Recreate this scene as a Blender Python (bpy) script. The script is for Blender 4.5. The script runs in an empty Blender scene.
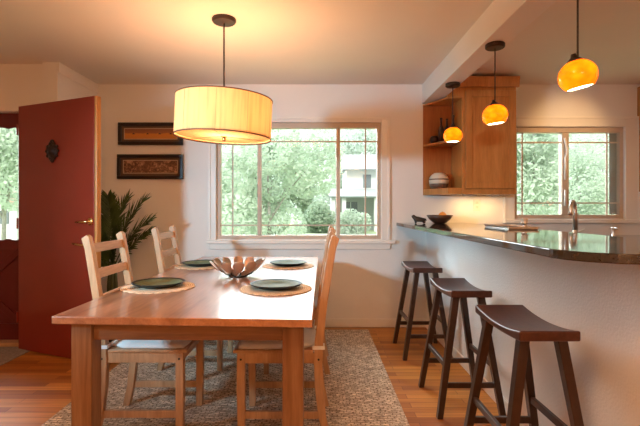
import bpy, bmesh, math, random
from mathutils import Vector, Matrix
PI = math.pi
C = bpy.context.scene.collection
sc = bpy.context.scene
rnd = random.Random(7)

# ------------------------------------------------------------------ materials
MATS = {}
def new_mat(name):
    m = bpy.data.materials.new(name); m.use_nodes = True
    nt = m.node_tree; nt.nodes.clear()
    out = nt.nodes.new('ShaderNodeOutputMaterial')
    MATS[name] = m
    return m, nt, out
def N(nt, kind, **kw):
    n = nt.nodes.new(kind)
    for k, v in kw.items():
        if k in n.inputs: n.inputs[k].default_value = v
        else: setattr(n, k, v)
    return n
def c4(c): return (c[0], c[1], c[2], 1.0)
def ramp(nt, stops):
    r = nt.nodes.new('ShaderNodeValToRGB'); cr = r.color_ramp
    while len(cr.elements) < len(stops): cr.elements.new(0.5)
    for e, (p, c) in zip(cr.elements, stops): e.position = p; e.color = c4(c)
    return r
def coords(nt, scale=(1,1,1), loc=(0,0,0), rot=(0,0,0), kind='Object'):
    tc = nt.nodes.new('ShaderNodeTexCoord'); mp = nt.nodes.new('ShaderNodeMapping')
    mp.inputs['Scale'].default_value = scale; mp.inputs['Location'].default_value = loc; mp.inputs['Rotation'].default_value = rot
    nt.links.new(tc.outputs[kind], mp.inputs['Vector']); return mp
def plain(name, col, rough=0.5, metal=0.0, coat=0.0, bump=0.0, bscale=60, var=0.06, nscale=9, spec=0.5):
    m, nt, out = new_mat(name)
    b = N(nt, 'ShaderNodeBsdfPrincipled', Roughness=rough, Metallic=metal)
    b.inputs['Coat Weight'].default_value = coat; b.inputs['Specular IOR Level'].default_value = spec
    mp = coords(nt); nz = N(nt, 'ShaderNodeTexNoise', Scale=nscale, Detail=4.0)
    nt.links.new(mp.outputs[0], nz.inputs['Vector'])
    r = ramp(nt, [(0.3, [x*(1-var) for x in col]), (0.7, [min(1, x*(1+var)) for x in col])])
    nt.links.new(nz.outputs['Fac'], r.inputs[0]); nt.links.new(r.outputs[0], b.inputs['Base Color'])
    if bump:
        n2 = N(nt, 'ShaderNodeTexNoise', Scale=bscale, Detail=5.0); nt.links.new(mp.outputs[0], n2.inputs['Vector'])
        bp = N(nt, 'ShaderNodeBump', Strength=bump, Distance=0.01)
        nt.links.new(n2.outputs['Fac'], bp.inputs['Height']); nt.links.new(bp.outputs[0], b.inputs['Normal'])
    nt.links.new(b.outputs[0], out.inputs[0]); return m
def wood(name, dark, mid, light, stretch=(14, 1.2, 14), rough=0.42, coat=0.15, coat_ior=1.5, coat_rough=0.15, knots=False, spec=0.4):
    m, nt, out = new_mat(name)
    b = N(nt, 'ShaderNodeBsdfPrincipled', Roughness=rough)
    b.inputs['Coat Weight'].default_value = coat; b.inputs['Coat IOR'].default_value = coat_ior
    b.inputs['Coat Roughness'].default_value = coat_rough; b.inputs['Specular IOR Level'].default_value = spec
    mp = coords(nt, stretch)
    n1 = N(nt, 'ShaderNodeTexNoise', Scale=1.0, Detail=6.0, Roughness=0.62, Distortion=0.7)
    nt.links.new(mp.outputs[0], n1.inputs['Vector'])
    r = ramp(nt, [(0.30, dark), (0.5, mid), (0.72, light)])
    nt.links.new(n1.outputs['Fac'], r.inputs[0])
    mp2 = coords(nt, tuple(s*7 for s in stretch)); n2 = N(nt, 'ShaderNodeTexNoise', Scale=1.0, Detail=3.0)
    nt.links.new(mp2.outputs[0], n2.inputs['Vector'])
    mx = N(nt, 'ShaderNodeMix', data_type='RGBA', blend_type='MULTIPLY'); mx.inputs[0].default_value = 0.35
    r2 = ramp(nt, [(0.35, (0.62, 0.58, 0.55)), (0.6, (1, 1, 1))]); nt.links.new(n2.outputs['Fac'], r2.inputs[0])
    nt.links.new(r.outputs[0], mx.inputs[6]); nt.links.new(r2.outputs[0], mx.inputs[7])
    last = mx.outputs[2]
    if knots:
        mk = coords(nt, (5.5, 2.2, 5.5)); v = N(nt, 'ShaderNodeTexVoronoi', Scale=1.0); nt.links.new(mk.outputs[0], v.inputs['Vector'])
        r3 = ramp(nt, [(0.03, (0.35, 0.2, 0.12)), (0.11, (1, 1, 1))]); nt.links.new(v.outputs['Distance'], r3.inputs[0])
        m2 = N(nt, 'ShaderNodeMix', data_type='RGBA', blend_type='MULTIPLY'); m2.inputs[0].default_value = 0.8
        nt.links.new(last, m2.inputs[6]); nt.links.new(r3.outputs[0], m2.inputs[7]); last = m2.outputs[2]
    nt.links.new(last, b.inputs['Base Color'])
    bp = N(nt, 'ShaderNodeBump', Strength=0.06, Distance=0.003); nt.links.new(n2.outputs['Fac'], bp.inputs['Height'])
    nt.links.new(bp.outputs[0], b.inputs['Normal'])
    nt.links.new(b.outputs[0], out.inputs[0]); return m
def emit(name, col, strength):
    m, nt, out = new_mat(name); e = N(nt, 'ShaderNodeEmission', Strength=strength); e.inputs[0].default_value = c4(col)
    nt.links.new(e.outputs[0], out.inputs[0]); return m
def glass_mat(name):
    m, nt, out = new_mat(name)
    t = N(nt, 'ShaderNodeBsdfTransparent'); t.inputs[0].default_value = (0.95, 0.97, 0.95, 1)
    g = N(nt, 'ShaderNodeBsdfGlossy', Roughness=0.02); f = N(nt, 'ShaderNodeFresnel', IOR=1.12); mx = N(nt, 'ShaderNodeMixShader')
    nt.links.new(f.outputs[0], mx.inputs[0]); nt.links.new(t.outputs[0], mx.inputs[1]); nt.links.new(g.outputs[0], mx.inputs[2])
    nt.links.new(mx.outputs[0], out.inputs[0]); return m
def shade_mat(name, col, trans, weave=True, gloss=0.0):
    """thin lamp material: diffuse outside, lets the lamp inside glow through"""
    m, nt, out = new_mat(name)
    d = N(nt, 'ShaderNodeBsdfDiffuse'); d.inputs[0].default_value = c4(col)
    t = N(nt, 'ShaderNodeBsdfTranslucent'); t.inputs[0].default_value = c4(col)
    mx = N(nt, 'ShaderNodeMixShader'); mx.inputs[0].default_value = trans
    if weave:
        mp = coords(nt, (55, 55, 3)); nz = N(nt, 'ShaderNodeTexNoise', Scale=1.0, Detail=3.0); nt.links.new(mp.outputs[0], nz.inputs['Vector'])
        r = ramp(nt, [(0.33, [x*0.80 for x in col]), (0.55, col)]); nt.links.new(nz.outputs['Fac'], r.inputs[0])
        nt.links.new(r.outputs[0], d.inputs[0]); nt.links.new(r.outputs[0], t.inputs[0])
    else:
        mp = coords(nt, (14, 14, 18)); nz = N(nt, 'ShaderNodeTexNoise', Scale=1.0, Detail=2.0); nt.links.new(mp.outputs[0], nz.inputs['Vector'])
        r = ramp(nt, [(0.36, [col[0], col[1]*0.62, col[2]*0.5]), (0.62, col)]); nt.links.new(nz.outputs['Fac'], r.inputs[0])
        nt.links.new(r.outputs[0], d.inputs[0]); nt.links.new(r.outputs[0], t.inputs[0])
    nt.links.new(d.outputs[0], mx.inputs[1]); nt.links.new(t.outputs[0], mx.inputs[2]); last = mx
    if gloss:
        g = N(nt, 'ShaderNodeBsdfGlossy', Roughness=0.05); fr = N(nt, 'ShaderNodeFresnel', IOR=1.45); m2 = N(nt, 'ShaderNodeMixShader')
        nt.links.new(fr.outputs[0], m2.inputs[0]); nt.links.new(mx.outputs[0], m2.inputs[1]); nt.links.new(g.outputs[0], m2.inputs[2]); last = m2
    nt.links.new(last.outputs[0], out.inputs[0]); return m
def leaf_mat(name, dark, light, trans=0.4, scale=3.0, rough=0.6):
    m, nt, out = new_mat(name)
    mp = coords(nt); nz = N(nt, 'ShaderNodeTexNoise', Scale=scale, Detail=3.0); nt.links.new(mp.outputs[0], nz.inputs['Vector'])
    r = ramp(nt, [(0.35, dark), (0.65, light)]); nt.links.new(nz.outputs['Fac'], r.inputs[0])
    b = N(nt, 'ShaderNodeBsdfPrincipled', Roughness=rough); t = N(nt, 'ShaderNodeBsdfTranslucent'); mx = N(nt, 'ShaderNodeMixShader')
    mx.inputs[0].default_value = trans
    nt.links.new(r.outputs[0], b.inputs['Base Color']); nt.links.new(r.outputs[0], t.inputs[0])
    nt.links.new(b.outputs[0], mx.inputs[1]); nt.links.new(t.outputs[0], mx.inputs[2]); nt.links.new(mx.outputs[0], out.inputs[0]); return m

def floor_mat():
    m, nt, out = new_mat('oak_floor')
    b = N(nt, 'ShaderNodeBsdfPrincipled', Roughness=0.42); b.inputs['Specular IOR Level'].default_value = 0.25; b.inputs['Coat Weight'].default_value = 0.0; b.inputs['Coat Roughness'].default_value = 0.18
    mp = coords(nt)
    br = N(nt, 'ShaderNodeTexBrick', Scale=1.0); br.offset = 0.37; br.offset_frequency = 2; br.squash = 1.0
    br.inputs['Brick Width'].default_value = 0.9; br.inputs['Row Height'].default_value = 0.062; br.inputs['Mortar Size'].default_value = 0.0012
    br.inputs['Color1'].default_value = (0.0, 0.0, 0.0, 1); br.inputs['Color2'].default_value = (1, 1, 1, 1); br.inputs['Mortar'].default_value = (0.15, 0.15, 0.15, 1)
    br.inputs['Bias'].default_value = 0.0
    nt.links.new(mp.outputs[0], br.inputs['Vector'])
    r = ramp(nt, [(0.0, (0.32, 0.100, 0.016)), (0.5, (0.49, 0.180, 0.028)), (1.0, (0.64, 0.275, 0.055))]); nt.links.new(br.outputs['Color'], r.inputs[0])
    mg = coords(nt, (1.6, 30, 1)); nz = N(nt, 'ShaderNodeTexNoise', Scale=1.0, Detail=6.0, Distortion=0.6); nt.links.new(mg.outputs[0], nz.inputs['Vector'])
    r2 = ramp(nt, [(0.3, (0.66, 0.55, 0.5)), (0.6, (1, 1, 1))]); nt.links.new(nz.outputs['Fac'], r2.inputs[0])
    mx = N(nt, 'ShaderNodeMix', data_type='RGBA', blend_type='MULTIPLY'); mx.inputs[0].default_value = 0.7
    nt.links.new(r.outputs[0], mx.inputs[6]); nt.links.new(r2.outputs[0], mx.inputs[7])
    m3 = N(nt, 'ShaderNodeMix', data_type='RGBA', blend_type='MIX'); nt.links.new(br.outputs['Fac'], m3.inputs[0])
    nt.links.new(mx.outputs[2], m3.inputs[6]); m3.inputs[7].default_value = (0.10, 0.035, 0.012, 1)
    nt.links.new(m3.outputs[2], b.inputs['Base Color']); nt.links.new(b.outputs[0], out.inputs[0]); return m
def rug_mat():
    m, nt, out = new_mat('jute_weave')
    b = N(nt, 'ShaderNodeBsdfPrincipled', Roughness=0.95); b.inputs['Specular IOR Level'].default_value = 0.1
    mp = coords(nt, (1, 1, 1), rot=(0, 0, 0.0)); v = N(nt, 'ShaderNodeTexBrick', Scale=1.0)
    v.offset = 0.5; v.inputs['Brick Width'].default_value = 0.042; v.inputs['Row Height'].default_value = 0.020; v.inputs['Mortar Size'].default_value = 0.0028
    v.inputs['Color1'].default_value = (0.92, 0.80, 0.67, 1); v.inputs['Color2'].default_value = (0.64, 0.53, 0.43, 1); v.inputs['Mortar'].default_value = (0.30, 0.22, 0.16, 1)
    wn = N(nt, 'ShaderNodeTexNoise', Scale=18, Detail=2.0); nt.links.new(mp.outputs[0], wn.inputs['Vector'])
    vm = N(nt, 'ShaderNodeVectorMath', operation='MULTIPLY_ADD'); vm.inputs[1].default_value = (0.05, 0.035, 0); nt.links.new(wn.outputs['Color'], vm.inputs[0]); nt.links.new(mp.outputs[0], vm.inputs[2])
    nt.links.new(vm.outputs[0], v.inputs['Vector'])
    nz = N(nt, 'ShaderNodeTexNoise', Scale=30, Detail=5.0, Roughness=0.75); nt.links.new(mp.outputs[0], nz.inputs['Vector'])
    r2 = ramp(nt, [(0.35, (0.45, 0.40, 0.36)), (0.65, (1.25, 1.2, 1.1))]); nt.links.new(nz.outputs['Fac'], r2.inputs[0])
    mx = N(nt, 'ShaderNodeMix', data_type='RGBA', blend_type='MULTIPLY'); mx.inputs[0].default_value = 0.9
    nt.links.new(v.outputs['Color'], mx.inputs[6]); nt.links.new(r2.outputs[0], mx.inputs[7]); nt.links.new(mx.outputs[2], b.inputs['Base Color'])
    bp = N(nt, 'ShaderNodeBump', Strength=0.9, Distance=0.006); nt.links.new(nz.outputs['Fac'], bp.inputs['Height']); nt.links.new(bp.outputs[0], b.inputs['Normal'])
    nt.links.new(b.outputs[0], out.inputs[0]); return m
def straw_mat():
    m, nt, out = new_mat('woven_straw')
    b = N(nt, 'ShaderNodeBsdfPrincipled', Roughness=0.9); b.inputs['Specular IOR Level'].default_value = 0.15
    mp = coords(nt); w = N(nt, 'ShaderNodeTexWave', Scale=28.0, Distortion=1.2, Detail=1.0, wave_type='RINGS', rings_direction='Z'); w.inputs['Detail Scale'].default_value = 6
    nt.links.new(mp.outputs[0], w.inputs['Vector'])
    nz = N(nt, 'ShaderNodeTexNoise', Scale=120, Detail=2.0); nt.links.new(mp.outputs[0], nz.inputs['Vector'])
    ad = N(nt, 'ShaderNodeMath', operation='ADD'); nt.links.new(w.outputs['Fac'], ad.inputs[0]); nt.links.new(nz.outputs['Fac'], ad.inputs[1])
    r = ramp(nt, [(0.25, (0.50, 0.34, 0.20)), (0.75, (0.92, 0.76, 0.56))]); dv = N(nt, 'ShaderNodeMath', operation='MULTIPLY'); dv.inputs[1].default_value = 0.6
    nt.links.new(ad.outputs[0], dv.inputs[0]); nt.links.new(dv.outputs[0], r.inputs[0]); nt.links.new(r.outputs[0], b.inputs['Base Color'])
    bp = N(nt, 'ShaderNodeBump', Strength=0.7, Distance=0.003); nt.links.new(w.outputs['Fac'], bp.inputs['Height']); nt.links.new(bp.outputs[0], b.inputs['Normal'])
    nt.links.new(b.outputs[0], out.inputs[0]); return m
def granite_mat():
    m, nt, out = new_mat('granite')
    b = N(nt, 'ShaderNodeBsdfPrincipled', Roughness=0.06); b.inputs['IOR'].default_value = 1.75; b.inputs['Specular IOR Level'].default_value = 0.6
    mp = coords(nt); v = N(nt, 'ShaderNodeTexVoronoi', Scale=260); nt.links.new(mp.outputs[0], v.inputs['Vector'])
    r = ramp(nt, [(0.1, (0.02, 0.018, 0.016)), (0.5, (0.026, 0.020, 0.015)), (0.85, (0.050, 0.036, 0.025))]); nt.links.new(v.outputs['Color'], r.inputs[0])
    nt.links.new(r.outputs[0], b.inputs['Base Color']); nt.links.new(b.outputs[0], out.inputs[0]); return m

M = dict(
    wall=plain('wall_paint', (0.80, 0.765, 0.72), 0.65, bump=0.10, bscale=70, var=0.015, nscale=3),
    halfwall=plain('orange_peel_paint', (0.82, 0.80, 0.77), 0.55, bump=0.30, bscale=90, var=0.02, nscale=5),
    ceil=plain('ceiling_paint', (0.80, 0.74, 0.66), 0.75, bump=0.06, bscale=50, var=0.015, nscale=2),
    trim=plain('trim_paint', (0.82, 0.775, 0.71), 0.4, var=0.01),
    almond=plain('almond_frame', (0.56, 0.44, 0.34), 0.45, var=0.02),
    floor=floor_mat(), rug=rug_mat(), straw=straw_mat(), granite=granite_mat(),
    mat=plain('grey_pile', (0.33, 0.28, 0.26), 0.95, bump=0.6, bscale=300, var=0.2, nscale=60, spec=0.1),
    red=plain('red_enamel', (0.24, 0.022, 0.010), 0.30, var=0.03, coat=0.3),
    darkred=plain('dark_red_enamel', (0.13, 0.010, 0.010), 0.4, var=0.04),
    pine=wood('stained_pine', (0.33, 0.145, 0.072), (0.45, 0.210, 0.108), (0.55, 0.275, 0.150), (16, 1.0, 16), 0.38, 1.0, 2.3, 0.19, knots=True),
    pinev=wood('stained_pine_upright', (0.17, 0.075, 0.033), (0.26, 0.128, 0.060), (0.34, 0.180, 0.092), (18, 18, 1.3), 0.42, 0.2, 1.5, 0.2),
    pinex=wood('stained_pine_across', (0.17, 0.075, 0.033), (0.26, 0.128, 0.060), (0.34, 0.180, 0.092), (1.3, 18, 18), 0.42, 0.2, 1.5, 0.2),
    chair=wood('chair_pine', (0.42, 0.225, 0.11), (0.51, 0.29, 0.15), (0.60, 0.365, 0.20), (16, 16, 1.6), 0.40, 0.2, 1.5, 0.2),
    chairy=wood('chair_pine_across', (0.42, 0.225, 0.11), (0.51, 0.29, 0.15), (0.60, 0.365, 0.20), (16, 1.6, 16), 0.40, 0.2, 1.5, 0.2),
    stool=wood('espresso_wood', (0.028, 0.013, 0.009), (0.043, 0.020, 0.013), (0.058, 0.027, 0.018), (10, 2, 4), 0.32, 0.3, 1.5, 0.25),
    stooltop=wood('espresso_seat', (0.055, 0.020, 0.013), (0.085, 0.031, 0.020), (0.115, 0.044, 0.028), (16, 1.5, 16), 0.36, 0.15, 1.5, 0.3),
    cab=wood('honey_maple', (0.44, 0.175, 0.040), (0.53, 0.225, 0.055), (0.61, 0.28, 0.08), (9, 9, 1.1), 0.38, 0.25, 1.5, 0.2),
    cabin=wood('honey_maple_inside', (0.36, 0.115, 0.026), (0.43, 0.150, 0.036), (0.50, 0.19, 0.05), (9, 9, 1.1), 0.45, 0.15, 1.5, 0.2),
    pad=plain('white_cotton', (0.84, 0.82, 0.80), 0.9, bump=0.25, bscale=40, var=0.02),
    black=plain('black_metal', (0.018, 0.014, 0.012), 0.4, var=0.1),
    bronze=plain('dark_bronze', (0.045, 0.028, 0.02), 0.4, metal=0.5, var=0.1),
    brass=plain('brass', (0.75, 0.48, 0.18), 0.25, metal=1.0, var=0.04),
    steel=plain('brushed_steel', (0.78, 0.74, 0.69), 0.36, metal=1.0, var=0.04),
    petal=plain('polished_pewter', (0.60, 0.47, 0.38), 0.32, metal=0.9, var=0.08),
    platebk=plain('black_glaze', (0.018, 0.020, 0.018), 0.4, var=0.1, spec=0.12),
    plategr=plain('green_glaze', (0.125, 0.165, 0.095), 0.5, var=0.15, nscale=25, spec=0.08),
    cream=plain('cream_ceramic', (0.70, 0.60, 0.47), 0.4, var=0.06), band=plain('brown_band', (0.16, 0.08, 0.045), 0.45),
    dkwood=plain('dark_turned_wood', (0.085, 0.032, 0.015), 0.35, var=0.2, nscale=30), dkcer=plain('dark_ceramic', (0.035, 0.018, 0.014), 0.3),
    orange=plain('orange_peel', (0.85, 0.30, 0.04), 0.5, bump=0.2, bscale=400),
    frame=plain('ebony_frame', (0.020, 0.012, 0.009), 0.35), pmat=plain('brown_mat_board', (0.125, 0.075, 0.05), 0.9), fillet=plain('pale_fillet', (0.50, 0.40, 0.28), 0.5),
    soil=plain('potting_soil', (0.03, 0.02, 0.014), 0.95, bump=0.8, bscale=80), pot=plain('dark_pot', (0.035, 0.028, 0.022), 0.5),
    palm=leaf_mat('palm_leaf', (0.035, 0.070, 0.018), (0.085, 0.140, 0.036), 0.3, 8.0, 0.45), palmstem=plain('palm_stem', (0.07, 0.085, 0.03), 0.6),
    glass=glass_mat('window_glass'), outlet=plain('outlet_plastic', (0.80, 0.74, 0.62), 0.4), white=plain('white_plastic', (0.85, 0.83, 0.80), 0.4),
    linen=shade_mat('linen_shade', (0.95, 0.58, 0.28), 0.155), diffuser=shade_mat('linen_diffuser', (0.95, 0.64, 0.34), 0.20), shadeband=plain('shade_binding', (0.16, 0.08, 0.035), 0.7), seam=plain('shade_seam', (0.55, 0.36, 0.18), 0.8),
    amber=shade_mat('amber_glass', (1.0, 0.215, 0.003), 0.8, weave=False, gloss=1.0), bulb=emit('frosted_bulb', (1.0, 0.80, 0.52), 9.0), puck=emit('puck_lens', (1.0, 0.75, 0.4), 6.0),
    grass=plain('lawn', (0.36, 0.44, 0.26), 0.95, var=0.25, nscale=1.5, spec=0.1), road=plain('pale_asphalt', (0.55, 0.54, 0.52), 0.9, var=0.06),
    bark=plain('bark', (0.36, 0.33, 0.30), 0.9, var=0.25, nscale=14),
    leafA=leaf_mat('haze_paled_leaves', (0.52, 0.60, 0.49), (0.68, 0.75, 0.64), 0.5, 0.9), leafB=leaf_mat('mid_leaves', (0.32, 0.41, 0.29), (0.48, 0.57, 0.42), 0.45, 0.9), leafC=leaf_mat('grey_leaves', (0.50, 0.57, 0.50), (0.64, 0.70, 0.62), 0.45, 0.9),  # leaf colours made pale to carry the washed-out outdoor haze
    greyscreen=plain('grey_screen', (0.30, 0.29, 0.27), 0.8),
    siding=plain('white_siding', (0.70, 0.70, 0.68), 0.7, var=0.02), greyroof=plain('grey_shingle', (0.38, 0.40, 0.41), 0.9, var=0.15, nscale=20), darkpane=plain('dark_pane', (0.16, 0.18, 0.19), 0.15), tanroof=plain('tan_shingle', (0.45, 0.33, 0.24), 0.9, var=0.12, nscale=12), greysid=plain('grey_siding', (0.42, 0.44, 0.43), 0.8, var=0.04),
)
def art_mat(name, kind):
    m, nt, out = new_mat(name); b = N(nt, 'ShaderNodeBsdfPrincipled', Roughness=0.6)
    mp = coords(nt)
    if kind == 0:   # ochre field under a brown sky
        sp = N(nt, 'ShaderNodeSeparateXYZ'); nt.links.new(mp.outputs[0], sp.inputs[0])
        nz = N(nt, 'ShaderNodeTexNoise', Scale=30, Detail=4.0); nt.links.new(mp.outputs[0], nz.inputs['Vector'])
        a = N(nt, 'ShaderNodeMath', operation='MULTIPLY_ADD'); a.inputs[1].default_value = 0.02; nt.links.new(nz.outputs['Fac'], a.inputs[0]); nt.links.new(sp.outputs['Z'], a.inputs[2])
        a2 = N(nt, 'ShaderNodeMapRange'); a2.inputs['From Min'].default_value = -0.06; a2.inputs['From Max'].default_value = 0.08; nt.links.new(a.outputs[0], a2.inputs['Value'])
        r = ramp(nt, [(0.0, (0.50, 0.18, 0.03)), (0.12, (0.55, 0.21, 0.035)), (0.5, (0.60, 0.22, 0.03)), (0.58, (0.30, 0.11, 0.045)), (1.0, (0.20, 0.085, 0.04))]); nt.links.new(a2.outputs[0], r.inputs[0])
    else:
        nz = N(nt, 'ShaderNodeTexNoise', Scale=26, Detail=5.0, Distortion=1.6); nt.links.new(mp.outputs[0], nz.inputs['Vector'])
        r = ramp(nt, [(0.36, (0.10, 0.045, 0.025)), (0.52, (0.21, 0.095, 0.05)), (0.66, (0.48, 0.28, 0.17))]); nt.links.new(nz.outputs['Fac'], r.inputs[0])
    nt.links.new(r.outputs[0], b.inputs['Base Color']); nt.links.new(b.outputs[0], out.inputs[0]); return m
M['art0'] = art_mat('ochre_landscape', 0); M['art1'] = art_mat('carved_relief', 1)

# ------------------------------------------------------------------ mesh helpers
class MB:
    def __init__(s): s.bm = bmesh.new()
    def box(s, x0, x1, y0, y1, z0, z1):
        v = [s.bm.verts.new(p) for p in ((x0,y0,z0),(x1,y0,z0),(x1,y1,z0),(x0,y1,z0),(x0,y0,z1),(x1,y0,z1),(x1,y1,z1),(x0,y1,z1))]
        for f in ((0,3,2,1),(4,5,6,7),(0,1,5,4),(1,2,6,5),(2,3,7,6),(3,0,4,7)): s.bm.faces.new([v[i] for i in f])
        return s
    def hexa(s, bot, top):
        v = [s.bm.verts.new(p) for p in list(bot) + list(top)]; n = len(bot)
        s.bm.faces.new([v[i] for i in reversed(range(n))]); s.bm.faces.new([v[n+i] for i in range(n)])
        for i in range(n): j = (i+1) % n; s.bm.faces.new([v[i], v[j], v[n+j], v[n+i]])
        return s
    def prism(s, poly, a, b, axis='z'):
        f = {'z': lambda p, h: (p[0], p[1], h), 'y': lambda p, h: (p[0], h, p[1]), 'x': lambda p, h: (h, p[0], p[1])}[axis]
        s.hexa([f(p, a) for p in poly], [f(p, b) for p in poly]); return s
    def bar(s, p, q, w, h, up=(0,0,1), w2=None, h2=None):
        p, q = Vector(p), Vector(q); d = (q-p).normalized(); u = Vector(up)
        if abs(d.dot(u)) > 0.98: u = Vector((0,1,0))
        sx = d.cross(u).normalized(); sy = sx.cross(d).normalized(); w2 = w2 or w; h2 = h2 or h
        A = [p + sx*a*w/2 + sy*b*h/2 for a, b in ((-1,-1),(1,-1),(1,1),(-1,1))]; B = [q + sx*a*w2/2 + sy*b*h2/2 for a, b in ((-1,-1),(1,-1),(1,1),(-1,1))]
        return s.hexa(A, B)
    def tube(s, pts, r, n=10, cap=True):
        pts = [Vector(p) for p in pts]; rs = r if isinstance(r, (list, tuple)) else [r]*len(pts); rings = []; prev = None
        for i, p in enumerate(pts):
            d = ((pts[min(i+1, len(pts)-1)] - pts[max(i-1, 0)])).normalized()
            if prev is None: a = d.orthogonal().normalized()
            else: a = (prev - d*prev.dot(d)).normalized()
            prev = a; b = d.cross(a)
            rings.append([s.bm.verts.new(p + (a*math.cos(2*PI*k/n) + b*math.sin(2*PI*k/n))*rs[i]) for k in range(n)])
        for A, B in zip(rings, rings[1:]):
            for k in range(n): s.bm.faces.new([A[k], A[(k+1) % n], B[(k+1) % n], B[k]])
        if cap: s.bm.faces.new(list(reversed(rings[0]))); s.bm.faces.new(rings[-1])
        return s
    def lathe(s, prof, n=32, c=(0,0,0)):
        c = Vector(c); rings = []
        for r, z in prof:
            if r < 1e-6: rings.append([s.bm.verts.new(c + Vector((0,0,z)))])
            else: rings.append([s.bm.verts.new(c + Vector((r*math.cos(2*PI*k/n), r*math.sin(2*PI*k/n), z))) for k in range(n)])
        for A, B in zip(rings, rings[1:]):
            for k in range(n):
                k2 = (k+1) % n
                if len(A) == 1 and len(B) == 1: continue
                if len(A) == 1: s.bm.faces.new([A[0], B[k2], B[k]])
                elif len(B) == 1: s.bm.faces.new([A[k], A[k2], B[0]])
                else: s.bm.faces.new([A[k], A[k2], B[k2], B[k]])
        return s
    def ball(s, c, r, seg=16, squash=(1,1,1)):
        m = Matrix.Translation(c) @ Matrix.Diagonal((squash[0], squash[1], squash[2], 1))
        bmesh.ops.create_uvsphere(s.bm, u_segments=seg, v_segments=max(6, seg//2), radius=r, matrix=m); return s
    def build(s, name, mat, parent=None, bevel=0, smooth=False, loc=None, rot=None, seg=2, fix=True):
        if fix: bmesh.ops.recalc_face_normals(s.bm, faces=s.bm.faces[:])
        me = bpy.data.meshes.new(name); s.bm.to_mesh(me); s.bm.free()
        me.materials.append(M[mat]); o = bpy.data.objects.new(name, me); C.objects.link(o)
        if parent is not None: o.parent = parent
        if loc is not None: o.location = loc
        if rot is not None: o.rotation_euler = rot
        if bevel:
            b = o.modifiers.new('edge', 'BEVEL'); b.width = bevel; b.segments = seg; b.limit_method = 'ANGLE'; b.angle_limit = 0.6
        if smooth:
            for p in me.polygons: p.use_smooth = True
        return o
def tag(o, label, cat, group=None):
    o['label'] = label; o['category'] = cat
    if group: o['group'] = group
    return o
def thing(name, label, cat, loc=(0,0,0), rotz=0.0, group=None):
    o = bpy.data.objects.new(name, None); C.objects.link(o); o.location = loc; o.rotation_euler = (0,0,rotz); o.empty_display_size = 0.1
    return tag(o, label, cat, group)
def structure(o, label=None, cat=None):
    o['kind'] = 'structure'
    if label: o['label'] = label
    if cat: o['category'] = cat
    return o
def dup(root, loc, rotz=0.0, label=None, group=None):
    r = root.copy(); C.objects.link(r); r.location = loc; r.rotation_euler = (0,0,rotz)
    if label: r['label'] = label
    if group: r['group'] = group
    for ch in list(root.children):
        c = ch.copy(); C.objects.link(c); c.parent = r
        for g in list(ch.children):
            d = g.copy(); C.objects.link(d); d.parent = c
    return r

# ------------------------------------------------------------------ the setting (metres: x right, y away from the viewer, z up)
CEIL, YB = 2.415, 4.38
structure(MB().box(-3.9, 3.8, -3.1, 4.9, -0.12, 0).build('floor', 'floor'), 'orange toned oak strip floor', 'floor')
structure(MB().box(-3.9, 3.8, -3.1, 4.9, CEIL, CEIL+0.15).build('ceiling', 'ceil'), 'cream plaster ceiling over dining room and kitchen', 'ceiling')
def wall_with_holes(name, x0, x1, y0, y1, holes, label):
    """wall along x; holes are (xa, xb, za, zb)"""
    m = MB(); xs = x0
    for xa, xb, za, zb in sorted(holes):
        m.box(xs, xa, y0, y1, 0, CEIL)
        if za > 0.01: m.box(xa, xb, y0, y1, 0, za)
        m.box(xa, xb, y0, y1, zb, CEIL); xs = xb
    m.box(xs, x1, y0, y1, 0, CEIL)
    return structure(m.build(name, 'wall'), label, 'wall')
W1 = (-0.991, 0.647, 0.876, 2.037); W2 = (1.970, 3.068, 1.081, 1.992)
wall_with_holes('wall_back', -2.31, 3.8, YB, YB+0.14, [W1, W2], 'white back wall behind the dining table and kitchen')
wall_with_holes('wall_entry', -3.9, -2.31, 3.76, 3.90, [(-3.40, -2.49, 0, 2.012)], 'white wall around the front doorway')
structure(MB().box(-2.31, -2.18, 3.71, YB, 0, CEIL).build('wall_side', 'wall'), 'short white return wall behind the red door', 'wall')
structure(MB().box(-2.18, -2.165, 3.71, YB, CEIL-0.09, CEIL).build('trim_1', 'trim', bevel=0.003), 'flat crown board on the return wall', 'trim')
structure(MB().box(-4.0, -3.9, -3.1, 3.9, 0, CEIL).build('wall_left', 'wall'), 'white left wall', 'wall')
structure(MB().box(3.8, 3.9, -3.1, YB+0.14, 0, CEIL).build('wall_right', 'wall'), 'white right wall', 'wall')
structure(MB().box(-3.9, 3.8, -3.2, -3.1, 0, CEIL).build('wall_front', 'wall'), 'white wall facing the window wall', 'wall')
structure(MB().box(1.055, 1.21, -3.1, YB, 2.221, CEIL).build('beam', 'wall', bevel=0.004), 'white boxed ceiling beam between dining room and kitchen', 'beam')
structure(MB().box(1.10, 1.24, 1.46, YB, 0, 1.008).build('wall_bar', 'halfwall', bevel=0.006), 'white textured half wall under the bar counter', 'wall')
structure(MB().box(-2.18, 1.10, YB-0.015, YB, 0, 0.085).build('baseboard_back', 'trim', bevel=0.004), 'white baseboard under the window', 'baseboard')
structure(MB().box(1.087, 1.10, 1.46, YB-0.015, 0, 0.075).build('baseboard_bar', 'trim', bevel=0.004), 'white baseboard along the half wall', 'baseboard')
structure(MB().box(-3.42, -2.47, 3.745, 3.92, 0, 0.035).build('trim_2', 'chairy', bevel=0.006), 'pale wooden threshold under the front door', 'threshold')

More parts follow.
